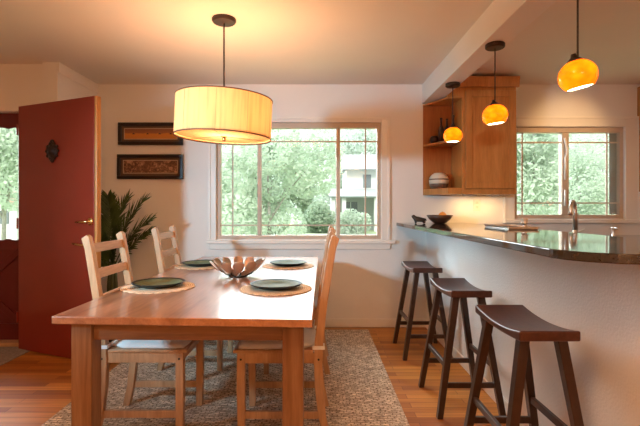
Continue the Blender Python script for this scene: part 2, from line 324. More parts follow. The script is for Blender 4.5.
def window(n, hole, dividers, panes, casing, sill, label):
    x0, x1, z0, z1 = hole
    root = structure(thing('window_%d' % n, label, 'window', ((x0+x1)/2, YB, z0)))
    ox, oy, oz = root.location
    f = MB(); fy0, fy1 = 0.012, 0.085; fw = 0.036
    L, R, H = x0-ox, x1-ox, z1-z0
    f.box(L, L+fw, fy0, fy1, 0, H); f.box(R-fw, R, fy0, fy1, 0, H); f.box(L+fw, R-fw, fy0, fy1, 0, fw); f.box(L+fw, R-fw, fy0, fy1, H-fw*1.5, H)
    for a, b in dividers: f.box(a-ox, b-ox, fy0+0.006, fy1, fw, H-fw*1.5)
    f.build('window_frame', 'almond', root, bevel=0.003)
    for pane in panes:
        a, b, vs, hs = pane
        g = MB().box(a-ox, b-ox, 0.046, 0.050, fw, H-fw*1.5).build('window_pane', 'glass', root)
        mt = MB()
        for v in vs: mt.box(v-0.007-ox, v+0.007-ox, 0.034, 0.045, fw, H-fw*1.5)
        for h in hs: mt.box(a-ox, b-ox, 0.0345, 0.0445, h-0.007-oz, h+0.007-oz)
        mt.build('muntin', 'almond', g)
    ca, cb, ct = casing
    c = MB(); c.box(ca-ox, L, -0.02, 0, -0.01, ct-oz); c.box(R, cb-ox, -0.02, 0, -0.01, ct-oz); c.box(L, R, -0.02, 0, H, ct-oz)
    e = 0.012
    c.box(ca-ox-e, ca-ox+e, -0.028, 0, -0.01, ct-oz+e); c.box(cb-ox-e, cb-ox+e, -0.028, 0, -0.01, ct-oz+e); c.box(ca-ox+e, cb-ox-e, -0.028, 0, ct-oz-e, ct-oz+e)
    c.build('window_casing', 'trim', root, bevel=0.003)
    sa, sb, st, sbm, ap = sill
    MB().box(sa-ox, sb-ox, -0.05, 0.012, sbm-oz, st-oz).build('window_sill', 'trim', root, bevel=0.004)
    if ap: MB().box(sa-ox+0.02, sb-ox-0.045, -0.022, 0, ap-oz, sbm-oz).build('sill_apron', 'trim', root, bevel=0.003)
    return root
X = lambda px: (px-316)/100.4
Zh = lambda py: 1.175-(py-209)/100.4
window(1, W1, [(X(257.2), X(261)), (X(336.3), X(340.2))],
       [(X(220), X(257.2), [X(232)], [Zh(141), Zh(225.4)]), (X(261), X(336.3), [], [Zh(141), Zh(225.4)]), (X(340.2), X(377.5), [X(365.8)], [Zh(141), Zh(225.4)])],
       (X(210), X(388.5), Zh(118.5)), (X(208), X(394.5), 0.866, 0.833, 0.776), 'wide three part window with prairie muntins over the dining table')
w2 = window(2, W2, [(X(563), X(569.8))],
       [(X(516.5), X(563), [X(523.7)], [Zh(142), Zh(203)]), (X(569.8), X(621.5), [X(609)], [Zh(142), Zh(203)])],
       (1.875, 3.205, Zh(118)), (1.86, 3.26, 1.072, 1.035, None), 'two part kitchen window with prairie muntins above the faucet')
ox, oy, oz = w2.location
hz = MB()
hz.tube([(X(565)-ox, 0.0, Zh(180)-oz), (X(565.2)-ox, -0.008, Zh(165)-oz), (X(564.6)-ox, -0.012, Zh(158)-oz), (X(566.4)-ox, -0.014, Zh(152)-oz), (X(565.6)-ox, -0.012, Zh(146)-oz), (X(564.4)-ox, -0.006, Zh(138)-oz)], 0.010, 8)
hz.tube([(X(565)-ox, 0.0, Zh(206)-oz), (X(565)-ox, -0.008, Zh(190)-oz)], 0.010, 8)
hz.build('window_latch', 'white', w2, smooth=True)
MB().box(X(613)-ox, X(620.5)-ox, 0.06, 0.064, 0.04, 1.992-1.081-0.055).build('insect_screen', 'greyscreen', w2)

# the red front door, swung open into the room
ang = math.atan2(3.33-3.69, -1.642+2.474)
d1 = structure(thing('door_1', 'open red front door with brass handle and dark round ornament', 'door', (-2.474, 3.69, 0.01), ang))
MB().box(0, 0.880, -0.022, 0.022, 0, 2.02).build('door_panel', 'red', d1, bevel=0.003)
MB().box(0.8802, 0.907, -0.022, 0.022, 0, 2.02).build('door_edge', 'cab', d1, bevel=0.008)
hd = MB(); hd.lathe([(0.0, -0.004), (0.026, -0.004), (0.028, 0.004), (0.012, 0.008), (0.009, 0.045), (0.0, 0.047)], 20)
hp = hd.build('handle_plate', 'brass', d1, smooth=True, loc=(0.845, -0.024, 0.895), rot=(PI/2, 0, 0))
MB().tube([(0, 0, 0.042), (-0.03, -0.003, 0.047), (-0.09, 0.002, 0.045), (-0.145, 0.006, 0.042)], [0.009, 0.010, 0.010, 0.007], 10).build('lever', 'brass', hp, smooth=True)
dbm = MB(); dbm.lathe([(0.0, -0.004), (0.028, -0.004), (0.030, 0.006), (0.020, 0.012), (0.0, 0.013)], 20)
dp = dbm.build('deadbolt', 'brass', d1, smooth=True, loc=(0.845, -0.024, 1.070), rot=(PI/2, 0, 0))
MB().tube([(0.0, 0, 0.016), (-0.07, -0.004, 0.02), (-0.140, -0.006, 0.018)], [0.008, 0.010, 0.007], 10).build('thumb_turn', 'brass', dp, smooth=True)
kn = MB(); kn.lathe([(0.0, 0.0), (0.062, 0.0), (0.066, 0.006), (0.058, 0.016), (0.034, 0.020), (0.026, 0.030), (0.0, 0.034)], 24)
for k in range(10): a = 2*PI*k/10; kn.ball((0.062*math.cos(a), 0.062*math.sin(a), 0.008), 0.014, 8)
for s in (-1, 1): kn.ball((0, 0.075*s, 0.006), 0.018, 8)
kn.build('door_knocker', 'bronze', d1, smooth=True, loc=(0.425, -0.022, 1.625), rot=(PI/2, 0, 0))
hg = MB()
for z in (0.22, 1.0, 1.78): hg.tube([(-0.004, -0.028, z), (-0.004, -0.028, z+0.09)], 0.008, 8)
hg.build('hinge', 'red', d1)
# outer door with glass above a crossbuck
d2 = structure(thing('door_2', 'closed dark red outer door with glass over a crossbuck panel', 'door', (-2.945, 3.85, 0.036)))
f = MB(); w = 0.452
f.box(-w, -w+0.09, -0.018, 0.018, 0, 1.972); f.box(w-0.09, w, -0.018, 0.018, 0, 1.972)
f.box(-w+0.09, w-0.09, -0.018, 0.018, 1.85, 1.972); f.box(-w+0.09, w-0.09, -0.018, 0.018, 0.79, 0.868); f.box(-w+0.09, w-0.09, -0.018, 0.018, 0, 0.14)
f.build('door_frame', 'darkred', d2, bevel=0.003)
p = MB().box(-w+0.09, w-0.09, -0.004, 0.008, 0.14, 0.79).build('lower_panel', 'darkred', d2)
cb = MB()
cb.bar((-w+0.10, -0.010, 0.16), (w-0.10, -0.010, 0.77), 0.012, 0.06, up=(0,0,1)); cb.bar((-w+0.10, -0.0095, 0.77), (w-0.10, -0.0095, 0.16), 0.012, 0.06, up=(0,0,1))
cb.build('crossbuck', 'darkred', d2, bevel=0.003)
MB().box(-w+0.09, w-0.09, -0.002, 0.002, 0.868, 1.85).build('glass_pane', 'glass', d2)
sg = MB(); n = 48
for (zb, s) in ((1.85, -1), (0.868, 1)):
    pts = [(-w+0.09 + (2*w-0.18)*i/n, zb + s*(0.006+0.006*math.sin(i*0.8))) for i in range(n+1)]
    for (xa, za), (xb, zb2) in zip(pts, pts[1:]):
        bot = [(xa, -0.012, zb), (xb, -0.012, zb), (xb, -0.004, zb), (xa, -0.004, zb)]; top = [(xa, -0.012, za), (xb, -0.012, zb2), (xb, -0.004, zb2), (xa, -0.004, za)]
        sg.hexa(bot, top)
sg.build('scalloped_trim', 'darkred', d2)

# ------------------------------------------------------------------ dining table
TX, TY = -0.526, 2.885
tb = thing('dining_table', 'long stained pine dining table set with four place settings', 'table', (TX, TY, 0), math.radians(-0.9))
hw, hl, sk = 0.530, 1.130, 0.020
MB().prism([(-hw, -hl+sk), (hw, -hl-sk), (hw, hl), (-hw, hl)], 0.708, 0.740).build('tabletop', 'pine', tb, bevel=0.004)
ap = MB(); ax, ay = hw-0.075, hl-0.075
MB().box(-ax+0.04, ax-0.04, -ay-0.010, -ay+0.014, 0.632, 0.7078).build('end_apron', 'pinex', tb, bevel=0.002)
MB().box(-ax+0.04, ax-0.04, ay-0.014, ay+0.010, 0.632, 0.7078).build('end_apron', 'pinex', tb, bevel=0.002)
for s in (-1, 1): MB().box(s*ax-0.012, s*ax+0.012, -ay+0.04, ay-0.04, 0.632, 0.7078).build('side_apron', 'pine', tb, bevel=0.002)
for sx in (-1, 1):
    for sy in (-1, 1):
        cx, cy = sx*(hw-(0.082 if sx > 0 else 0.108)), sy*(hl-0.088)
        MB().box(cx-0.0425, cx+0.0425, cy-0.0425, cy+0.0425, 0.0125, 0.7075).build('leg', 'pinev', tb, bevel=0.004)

# ------------------------------------------------------------------ chairs (facing +x)
def make_chair(label, loc, rz, group):
    t = thing('dining_chair', label, 'chair', loc, rz, group)
    for s in (-1, 1):
        y0, y1 = sorted((s*0.172, s*0.210))
        outer = [(-0.262, 0.0), (-0.236, 0.12), (-0.222, 0.26), (-0.217, 0.40), (-0.222, 0.50), (-0.244, 0.70), (-0.286, 0.96), (-0.303, 1.012)]
        inner = [(-0.276, 1.032), (-0.262, 1.022), (-0.248, 0.96), (-0.204, 0.70), (-0.179, 0.50), (-0.173, 0.40), (-0.179, 0.26), (-0.196, 0.12), (-0.222, 0.0)]
        MB().prism(outer + inner, y0, y1, 'y').build('back_post', 'chair', t, bevel=0.004)
        MB().prism([(0.172, 0.0), (0.172, 0.438), (0.212, 0.438), (0.214, 0.25), (0.208, 0.0)], y0, y1, 'y').build('leg', 'chair', t, bevel=0.004)
        MB().box(-0.195, 0.180, s*0.191-0.010, s*0.191+0.010, 0.385, 0.4378).build('side_rail', 'chair', t, bevel=0.002)
        MB().box(-0.205, 0.178, s*0.191-0.009, s*0.191+0.009, 0.105, 0.142).build('stretcher', 'chair', t, bevel=0.002)
        for bx in (-0.198, 0.192):
            MB().lathe([(0.0, 0.0), (0.0055, 0.0), (0.0055, 0.004), (0.0, 0.004)], 10).build('bolt', 'black', t, loc=(bx, s*0.2085, 0.408), rot=(-s*PI/2, 0, 0))
    MB().box(0.182, 0.200, -0.175, 0.175, 0.385, 0.4378).build('front_rail', 'chairy', t, bevel=0.002)
    MB().box(-0.205, -0.187, -0.175, 0.175, 0.385, 0.4378).build('rear_rail', 'chairy', t, bevel=0.002)
    MB().prism([(-0.170, -0.208), (0.232, -0.212), (0.232, 0.212), (-0.170, 0.208), (-0.170, 0.170), (-0.212, 0.170), (-0.212, -0.170), (-0.170, -0.170)], 0.438, 0.455).build('seat', 'chairy', t, bevel=0.004)
    for z, x in ((0.938, -0.262), (0.806, -0.238), (0.675, -0.218)):
        MB().hexa([(x-0.009, -0.175, z), (x+0.007, -0.175, z), (x+0.007, 0.175, z), (x-0.009, 0.175, z)], [(x-0.018, -0.175, z+0.046), (x-0.002, -0.175, z+0.046), (x-0.002, 0.175, z+0.046), (x-0.018, 0.175, z+0.046)]).build('back_slat', 'chairy', t, bevel=0.003)
    return t
G = 'pine chairs at the dining table'
CH = [((-0.881, 2.425, 0.0125), 0.0, 'pine ladder back chair on the door side, nearer of the two there'),
      ((-0.885, 3.370, 0.0125), 0.0, 'pine ladder back chair on the door side, beside the wall, farther back'),
      ((-0.185, 2.415, 0.0125), PI, 'pine ladder back chair on the bar side of the table, nearer one'),
      ((-0.160, 3.300, 0.0125), PI, 'pine ladder back chair on the bar side, farther one in front of window')]
chair0 = make_chair(CH[0][2], CH[0][0], CH[0][1], G)
for loc, rz, lab in CH[1:]: dup(chair0, loc, rz, lab, G)
def make_cushion(label, loc, rz):
    t = thing('seat_cushion', label, 'cushion', loc, rz, 'white chair cushions')
    m = MB(); nx, ny = 14, 14; top = {}; bot = {}
    for i in range(nx+1):
        for j in range(ny+1):
            u, v = i/nx*2-1, j/ny*2-1
            e = max(0.0, (1-abs(u)**6)*(1-abs(v)**6)); x = 0.015+u*0.200*(1-0.04*abs(v)**4); y = v*0.196*(1-0.03*abs(u)**4)
            if u < -0.6: y = v*(0.196 - 0.034*min(1, (-0.6-u)/0.2))
            tuft = 0.004*(abs(math.sin(u*2.6))*abs(math.sin(v*2.6)))
            top[i, j] = m.bm.verts.new((x, y, 0.010+0.016*e**0.5+tuft*e)); 
            bot[i, j] = m.bm.verts.new((x, y, 0.0)) if 0 < i < nx and 0 < j < ny else None
    for i in range(nx+1):
        for j in range(ny+1):
            if bot[i, j] is None: c = top[i, j].co; bot[i, j] = m.bm.verts.new((c.x, c.y, 0.001))
    for i in range(nx):
        for j in range(ny):
            m.bm.faces.new([top[i,j], top[i+1,j], top[i+1,j+1], top[i,j+1]]); m.bm.faces.new([bot[i,j], bot[i,j+1], bot[i+1,j+1], bot[i+1,j]])
    for i in range(nx):
        m.bm.faces.new([top[i,0], bot[i,0], bot[i+1,0], top[i+1,0]]); m.bm.faces.new([top[i,ny], top[i+1,ny], bot[i+1,ny], bot[i,ny]])
    for j in range(ny):
        m.bm.faces.new([top[0,j], top[0,j+1], bot[0,j+1], bot[0,j]]); m.bm.faces.new([top[nx,j], bot[nx,j], bot[nx,j+1], top[nx,j+1]])
    m.build('pad', 'pad', t, smooth=True)
    for s in (-1, 1):
        r = MB(); y0 = s*0.160
        r.tube([(-0.150, y0, 0.010), (-0.166, s*0.168, 0.010)], 0.004, 6)
        z0, z1 = 0.004, 0.022
        loop = [(-0.170, s*0.1690), (-0.170, s*0.2135), (-0.226, s*0.2135), (-0.226, s*0.1690)]
        outer = [(-0.167, s*0.166), (-0.167, s*0.2165), (-0.229, s*0.2165), (-0.229, s*0.166)]
        for k in range(4):
            a, b, c, d = loop[k], loop[(k+1) % 4], outer[(k+1) % 4], outer[k]
            r.hexa([(a[0], a[1], z0), (b[0], b[1], z0), (c[0], c[1], z0), (d[0], d[1], z0)], [(a[0], a[1], z1), (b[0], b[1], z1), (c[0], c[1], z1), (d[0], d[1], z1)])
        r.build('tie', 'pad', t)
    return t
CL = ['white cotton cushion on the nearer door side chair', 'white cotton cushion on the farther door side chair', 'white cotton cushion on the nearer bar side chair', 'white cotton cushion on the farther bar side chair']
cu0 = make_cushion(CL[0], Vector(CH[0][0]) + Vector((0,0,0.4552)), CH[0][1])
for (loc, rz, _), lab in list(zip(CH, CL))[1:]: dup(cu0, Vector(loc) + Vector((0,0,0.4552)), rz, lab)

# ------------------------------------------------------------------ table settings
def make_mat(loc, label):
    t = MB(); n = 64; R = 0.192
    prof = [(0.0, 0.0), (R, 0.0), (R+0.004, 0.003), (R, 0.006), (0.0, 0.0062)]
    t.lathe(prof, n)
    for v in t.bm.verts:
        r = v.co.xy.length
        if r > 0.15: a = math.atan2(v.co.y, v.co.x); k = 1+0.012*math.sin(a*24); v.co.x *= k; v.co.y *= k
    return tag(t.build('placemat', 'straw', loc=loc), label, 'placemat', 'round woven placemats')
PM = [((-0.872, 2.440), 'nearer door side'), ((-0.872, 3.340), 'farther door side'), ((-0.218, 2.390), 'nearer bar side'), ((-0.210, 3.350), 'farther bar side')]
pm0 = make_mat((PM[0][0][0], PM[0][0][1], 0.7402), 'round straw placemat at the nearer door side place')
for (xy, w_) in PM[1:]:
    o = pm0.copy(); C.objects.link(o); o.location = (xy[0], xy[1], 0.7402); o['label'] = 'round straw placemat at the %s place' % w_
pt = thing('dinner_plate', 'dark plate with green centre at the nearer door side place', 'plate', (PM[0][0][0], PM[0][0][1], 0.7466), 0, 'dark green dinner plates')
MB().lathe([(0.0, 0.0), (0.080, 0.0), (0.090, 0.002), (0.136, 0.020), (0.142, 0.0255), (0.139, 0.028), (0.131, 0.0255), (0.094, 0.0085), (0.090, 0.0075), (0.0, 0.0070)], 56).build('rim', 'platebk', pt, smooth=True)
MB().lathe([(0.0, 0.0074), (0.088, 0.0079), (0.095, 0.0096), (0.125, 0.0236), (0.123, 0.0240), (0.093, 0.0108), (0.086, 0.0092), (0.0, 0.0086)], 56).build('glazed_centre', 'plategr', pt, smooth=True)
for (xy, w_) in PM[1:]:
    dup(pt, (xy[0], xy[1], 0.7466), 0.0, 'dark plate with green centre at the %s place' % w_)
# openwork petal bowl
bw = thing('decorative_bowl', 'openwork metal bowl of leaf shaped petals in the middle of table', 'bowl', (-0.500, 2.83, 0.7405))
bs = MB(); bs.lathe([(0.0, 0.0), (0.055, 0.0), (0.060, 0.004), (0.055, 0.009), (0.0, 0.009)], 28)
for k in range(10):
    a = 2*PI*k/10; ca, sa = math.cos(a), math.sin(a)
    bs.tube([(0.04*ca, 0.04*sa, 0.006), (0.085*ca, 0.085*sa, 0.022), (0.122*ca, 0.122*sa, 0.060)], [0.006, 0.005, 0.004], 8)
bs.build('base', 'bronze', bw, smooth=True)
def petal_mesh(L, W, th=0.003):
    m = MB(); nu, nv = 14, 8; T = {}; B = {}
    for i in range(nu+1):
        u = i/nu; t = max(0.0, (u-0.12)/0.88)
        ww = 0.008 + (W-0.008)*math.sqrt(max(0.0, 1-(2*t-1)**2))*(0.55+0.45*t) if u > 0.12 else 0.008
        for j in range(nv+1):
            v = j/nv*2-1; x = u*L; y = v*ww/2; z = 0.010*(v*ww/W)**2 + 0.030*u*u
            T[i,j] = m.bm.verts.new((x, y, z+th/2)); B[i,j] = m.bm.verts.new((x, y, z-th/2))
    for i in range(nu):
        for j in range(nv): m.bm.faces.new([T[i,j],T[i+1,j],T[i+1,j+1],T[i,j+1]]); m.bm.faces.new([B[i,j],B[i,j+1],B[i+1,j+1],B[i+1,j]])
    for i in range(nu): m.bm.faces.new([T[i,0],B[i,0],B[i+1,0],T[i+1,0]]); m.bm.faces.new([T[i,nv],T[i+1,nv],B[i+1,nv],B[i,nv]])
    for j in range(nv): m.bm.faces.new([T[0,j],T[0,j+1],B[0,j+1],B[0,j]]); m.bm.faces.new([T[nu,j],B[nu,j],B[nu,j+1],T[nu,j+1]])
    return m
p0 = petal_mesh(0.098, 0.080).build('petal', 'petal', bw, smooth=True)
first = True
for tier, (cnt, r, z, tilt, off) in enumerate(((7, 0.046, 0.010, 0.26, 0.0), (12, 0.104, 0.034, 0.50, 0.2))):
    for k in range(cnt):
        o = p0 if first else p0.copy()
        if not first: C.objects.link(o); o.parent = bw
        first = False
        a = 2*PI*k/cnt + off; o.location = (r*math.cos(a), r*math.sin(a), z)
        o.rotation_euler = (rnd.uniform(-0.25, 0.25), -tilt + rnd.uniform(-0.10, 0.10), a)

# ------------------------------------------------------------------ rug, mat
RG = MB(); RG.box(-1.480, 0.505, 1.20, 4.25, 0.0, 0.012)
tag(RG.build('area_rug', 'rug', bevel=0.004), 'beige woven jute rug under the dining table', 'rug')
dm = MB(); dm.box(-3.25, -2.36, 3.29, 3.72, 0, 0.012)
tag(dm.build('door_mat', 'mat', bevel=0.004), 'grey mat on the floor in front of the doorway', 'mat')

# ------------------------------------------------------------------ bar counter and stools
x0, x1, y0, y1, r = 0.80, 1.485, 1.31, YB, 0.20
poly = [(x0, y1)] + [(x0+r-r*math.cos(a), y0+r-r*math.sin(a)) for a in [PI/2*k/14 for k in range(15)]] + [(x1-0.04, y0), (x1, y0+0.04), (x1, y1)]
tag(MB().prism(list(reversed(poly)), 1.0082, 1.040).build('bar_countertop', 'granite', bevel=0.004, seg=3), 'polished dark stone bar top on the white half wall', 'countertop')
def make_stool(label, loc):
    t = thing('bar_stool', label, 'stool', loc, 0, 'saddle seat bar stools along the half wall')
    m = MB(); L, Wd = 0.232, 0.115; n = 16; prof = []
    def zt(u): return 0.695 + 0.024*u*u
    m2 = []
    for i in range(n+1):
        u = i/n*2-1; m2.append((u*L, zt(u)))
    lower = [(u_*L, 0.669 + 0.010*u_*u_) for u_ in [1-2*i/n for i in range(n+1)]]
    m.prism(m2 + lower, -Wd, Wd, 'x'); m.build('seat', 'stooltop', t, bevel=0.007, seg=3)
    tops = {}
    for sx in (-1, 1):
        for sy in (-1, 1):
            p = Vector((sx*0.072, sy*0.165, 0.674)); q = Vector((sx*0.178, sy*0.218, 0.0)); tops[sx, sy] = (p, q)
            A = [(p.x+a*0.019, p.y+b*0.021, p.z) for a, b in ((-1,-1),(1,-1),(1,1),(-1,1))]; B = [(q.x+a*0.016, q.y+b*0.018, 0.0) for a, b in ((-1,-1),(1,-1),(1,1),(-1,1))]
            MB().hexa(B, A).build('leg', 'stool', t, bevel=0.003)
    at = lambda k, z: k[0].lerp(k[1], (0.674-z)/0.674)
    for s in (-1, 1):
        MB().bar(at(tops[s,-1], 0.285), at(tops[s,1], 0.285), 0.018, 0.030).build('stretcher', 'stool', t, bevel=0.002)
        MB().bar(at(tops[-1,s], 0.180), at(tops[1,s], 0.180), 0.018, 0.030).build('stretcher', 'stool', t, bevel=0.002)
    return t
ST = [((0.876, 1.875, 0), 'dark saddle seat bar stool standing nearest the viewer'), ((0.872, 2.690, 0), 'dark saddle seat bar stool, the middle one of three'), ((0.868, 3.640, 0), 'dark saddle seat bar stool nearest the window wall')]
s0 = make_stool(ST[0][1], ST[0][0])
for loc, lab in ST[1:]: dup(s0, loc, 0, lab)

# ------------------------------------------------------------------ drum pendant
dr = thing('drum_pendant_lamp', 'large cream fabric drum pendant lamp hanging over the dining table', 'lamp', (-0.600, 2.87, CEIL))
zt, zb, R = 1.890-CEIL, 1.640-CEIL, 0.309
MB().lathe([(0.0, 0.0), (0.078, 0.0), (0.078, -0.016), (0.070, -0.026), (0.012, -0.030), (0.0, -0.030)], 32).build('canopy', 'bronze', dr, smooth=False, bevel=0.003)
MB().tube([(0, 0, -0.028), (0, 0, zt-0.06)], 0.0055, 10).build('rod', 'bronze', dr)
tilt = (0, math.radians(2.4), 0)
dz = (zt+zb)/2; hh = (zt-zb)/2
sh = MB(); sh.lathe([(R, hh), (R, -hh)], 96); shade = sh.build('lamp_shade', 'linen', dr, smooth=True, loc=(0, 0, dz), rot=tilt)
for k in range(10):
    sm = MB()
    a = 2*PI*k/10 + 0.35 + rnd.uniform(-.12, .12); ca, sa = math.cos(a), math.sin(a)
    sm.bar(((R+0.0008)*ca, (R+0.0008)*sa, -hh), ((R+0.0008)*ca, (R+0.0008)*sa, hh), 0.0022, 0.0022, up=(ca, sa, 0))
    sm.build('seam', 'seam', shade)
bd = MB()
for z in (hh, -hh):
    bd.lathe([(R-0.002, z+0.0035), (R+0.003, z+0.0035), (R+0.003, z-0.0035), (R-0.002, z-0.0035), (R-0.002, z+0.0035)], 96)
bd.build('binding', 'shadeband', shade)
MB().lathe([(0.0, -hh+0.012), (R-0.006, -hh+0.012)], 64).build('diffuser', 'diffuser', dr, smooth=True, loc=(0, 0, dz), rot=tilt)
fi = MB(); fi.lathe([(0.0, 0.012), (0.020, 0.012), (0.020, 0.006), (0.008, 0.004), (0.013, -0.008), (0.009, -0.018), (0.0, -0.022)], 20)
fi.build('finial', 'brass', dr, smooth=True, loc=(0, 0, zb-0.004))
sp = MB()
for k in range(3): a = 2*PI*k/3 + 0.5; sp.tube([(0, 0, -hh+0.009), ((R-0.01)*math.cos(a), (R-0.01)*math.sin(a), -hh+0.009)], 0.0014, 6)
sp.build('diffuser_wire', 'bronze', dr, loc=(0, 0, dz), rot=tilt); sp = MB()
for k in range(3): a = 2*PI*k/3 + 0.5; sp.tube([(0, 0, hh-0.05), ((R-0.003)*math.cos(a), (R-0.003)*math.sin(a), hh-0.006)], 0.003, 6)
sp.build('spider', 'bronze', dr, loc=(0, 0, dz), rot=tilt)

# ------------------------------------------------------------------ amber pendants under the beam
def make_globe(label, loc, drop, tiltv, R):
    t = thing('amber_pendant', label, 'lamp', loc, 0, 'amber glass pendants over the bar')
    MB().lathe([(0.0, 0.0), (0.058, 0.0), (0.060, -0.006), (0.060, -0.022), (0.054, -0.028), (0.0, -0.029)], 32).build('canopy', 'bronze', t, bevel=0.002)
    MB().tube([(0, 0, -0.028), (0, 0, drop+R*0.95)], 0.0042, 8).build('cord', 'black', t)
    MB().lathe([(0.0, R*1.30), (0.010, R*1.30), (0.013, R*1.12), (0.026, R*0.98), (0.034, R*0.86), (0.0, R*0.80)], 20).build('cap', 'black', t, smooth=True, loc=(0, 0, drop), rot=tiltv)
    a0, a1 = 0.38, PI-0.74; prof = [(R*1.03*math.sin(a), R*0.95*math.cos(a)) for a in [a0+(a1-a0)*k/22 for k in range(23)]]
    MB().lathe(prof, 40).build('glass_globe', 'amber', t, smooth=True, loc=(0, 0, drop), rot=tiltv)
    re, ze = prof[-1]
    MB().lathe([(0.0, ze+0.012), (re*0.98, ze+0.006), (re*0.98, ze+0.003), (0.0, ze+0.000)], 28).build('bulb', 'bulb', t, smooth=True, loc=(0, 0, drop), rot=tiltv)
    return t
GB = [((1.133, 1.905, 2.221), 1.750, (0.0, -0.20, 0.0), 0.075, 'amber glass globe pendant nearest the viewer, cord leaving the picture'),
      ((1.135, 2.790, 2.221), 1.768, (0.0, -0.10, 0.0), 0.075, 'amber glass globe pendant, the middle one of three'),
      ((1.140, 3.667, 2.221), 1.787, (0.0, 0.0, 0.0), 0.074, 'amber glass globe pendant in front of the open shelves')]
for loc, h, tv, R_, lab in GB: make_globe(lab, loc, h-2.221, tv, R_)

# ------------------------------------------------------------------ upper cabinet with open end shelf
cz0, cz1 = 1.312, 2.210; fy = 4.05
es = thing('end_shelf', 'open angled maple end shelf fixed to the cabinet beside the beam', 'shelf', (1.20, YB, cz0))
px_, py_ = 1.20, YB
shape = [(1.064-px_, 4.368-py_), (1.215-px_, fy-py_), (1.343-px_, fy-py_), (1.343-px_, 4.368-py_)]
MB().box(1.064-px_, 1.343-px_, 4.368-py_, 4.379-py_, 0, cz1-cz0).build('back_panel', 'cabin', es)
for nm, z, th in (('bottom_board', 0.0, 0.058), ('shelf_board', 0.478, 0.022), ('top_board', cz1-cz0-0.016, 0.016)):
    MB().prism(list(shape), z, z+th).build(nm, 'cab', es, bevel=0.003)
uc = thing('upper_cabinet', 'honey maple wall cabinet with one door left of kitchen window', 'cabinet', (1.60, YB, cz0))
ux = 1.60
MB().box(1.345-ux, 1.366-ux, fy-YB, -0.001, 0, cz1-cz0).build('side_panel', 'cab', uc, bevel=0.002)
MB().box(1.366-ux, 1.842-ux, fy+0.002-YB, -0.001, 0, 1.07).build('body', 'cab', uc, bevel=0.002)
MB().box(1.2125-ux, 1.366-ux, fy+0.001-YB, -0.001, cz1-cz0+0.0005, 1.068).build('top_panel', 'cab', uc)
dr_ = MB(); a, b, z0, z1 = 1.375-ux, 1.836-ux, 0.050, 0.950; yd = fy-YB
dr_.box(a, a+0.058, yd-0.018, yd+0.001, z0, z1); dr_.box(b-0.058, b, yd-0.018, yd+0.001, z0, z1); dr_.box(a+0.058, b-0.058, yd-0.018, yd+0.001, z0, z0+0.058); dr_.box(a+0.058, b-0.058, yd-0.018, yd+0.001, z1-0.058, z1)
dd = dr_.build('door', 'cab', uc, bevel=0.003)
MB().box(a+0.058, b-0.058, yd-0.008, yd+0.001, z0+0.058, z1-0.058).build('door_panel', 'cab', dd)
MB().prism([(yd-0.028, 0.982), (yd+0.0, 0.982), (yd+0.0, 1.075), (yd-0.040, 1.075), (yd-0.040, 1.064)], 1.2125-ux, 1.862-ux, 'x').build('crown_molding', 'cab', uc, bevel=0.003)
for lx, wd in ((1.47, 0.10), (1.69, 0.10)):
    MB().box(lx-wd/2-ux, lx+wd/2-ux, -0.20, -0.14, -0.013, 0.0).build('task_light', 'white', uc)
rc = thing('wall_cabinet', 'maple wall cabinet at the right edge beside kitchen window', 'cabinet', (3.48, YB, 1.345))
MB().box(-0.285, 0.299, -0.33, -0.001, 0, 1.04).build('body', 'cab', rc, bevel=0.003)
MB().box(-0.275, 0.010, -0.349, -0.331, 0.03, 1.01).build('door', 'cab', rc, bevel=0.003)
MB().box(0.016, 0.292, -0.349, -0.331, 0.03, 1.01).build('door', 'cab', rc, bevel=0.003)
# things on the end shelf
zs = cz0+0.058+0.0005
rp = thing('ceramic_jar', 'round cream ceramic jar with dark base on the bottom shelf', 'jar', (1.185, 4.245, zs))
MB().lathe([(0.0, 0.0), (0.068, 0.0), (0.083, 0.020), (0.090, 0.040), (0.088, 0.046), (0.0, 0.046)], 36).build('base', 'band', rp, smooth=True)
MB().lathe([(0.0, 0.045), (0.088, 0.046), (0.093, 0.075), (0.086, 0.110), (0.066, 0.135), (0.048, 0.146), (0.046, 0.150), (0.0, 0.152)], 36).build('body', 'cream', rp, smooth=True)
MB().lathe([(0.0930, 0.082), (0.0945, 0.084), (0.0925, 0.092), (0.0905, 0.094)], 36).build('painted_band', 'band', rp, smooth=True)
zs2 = cz0+0.478+0.022+0.0005
def bottle(x, y, h, r, label):
    t = thing('bottle', label, 'bottle', (x, y, zs2), 0, 'dark bottles on the upper shelf')
    MB().lathe([(0.0, 0.0), (r, 0.0), (r, h*0.50), (r*0.8, h*0.58), (r*0.35, h*0.70), (r*0.33, h*0.93), (0.0, h*0.93)], 18).build('body', 'dkcer', t, smooth=True)
    MB().lathe([(0.0, h*0.93), (r*0.42, h*0.93), (r*0.42, h), (0.0, h)], 14).build('cap', 'black', t)
bottle(1.200, 4.215, 0.235, 0.028, 'dark bottle on upper shelf, first from the wall corner')
bottle(1.252, 4.205, 0.225, 0.028, 'dark bottle on upper shelf, between the other two')
bottle(1.308, 4.190, 0.255, 0.026, 'tallest dark bottle on upper shelf, beside cabinet side panel')
sj = MB().lathe([(0.0, 0.0), (0.030, 0.0), (0.042, 0.020), (0.044, 0.045), (0.036, 0.062), (0.030, 0.068), (0.0, 0.066)], 26).build('small_bowl', 'dkcer', smooth=True, loc=(1.148, 4.270, zs2))
tag(sj, 'small round dark pot on the upper shelf by the wall', 'pot')

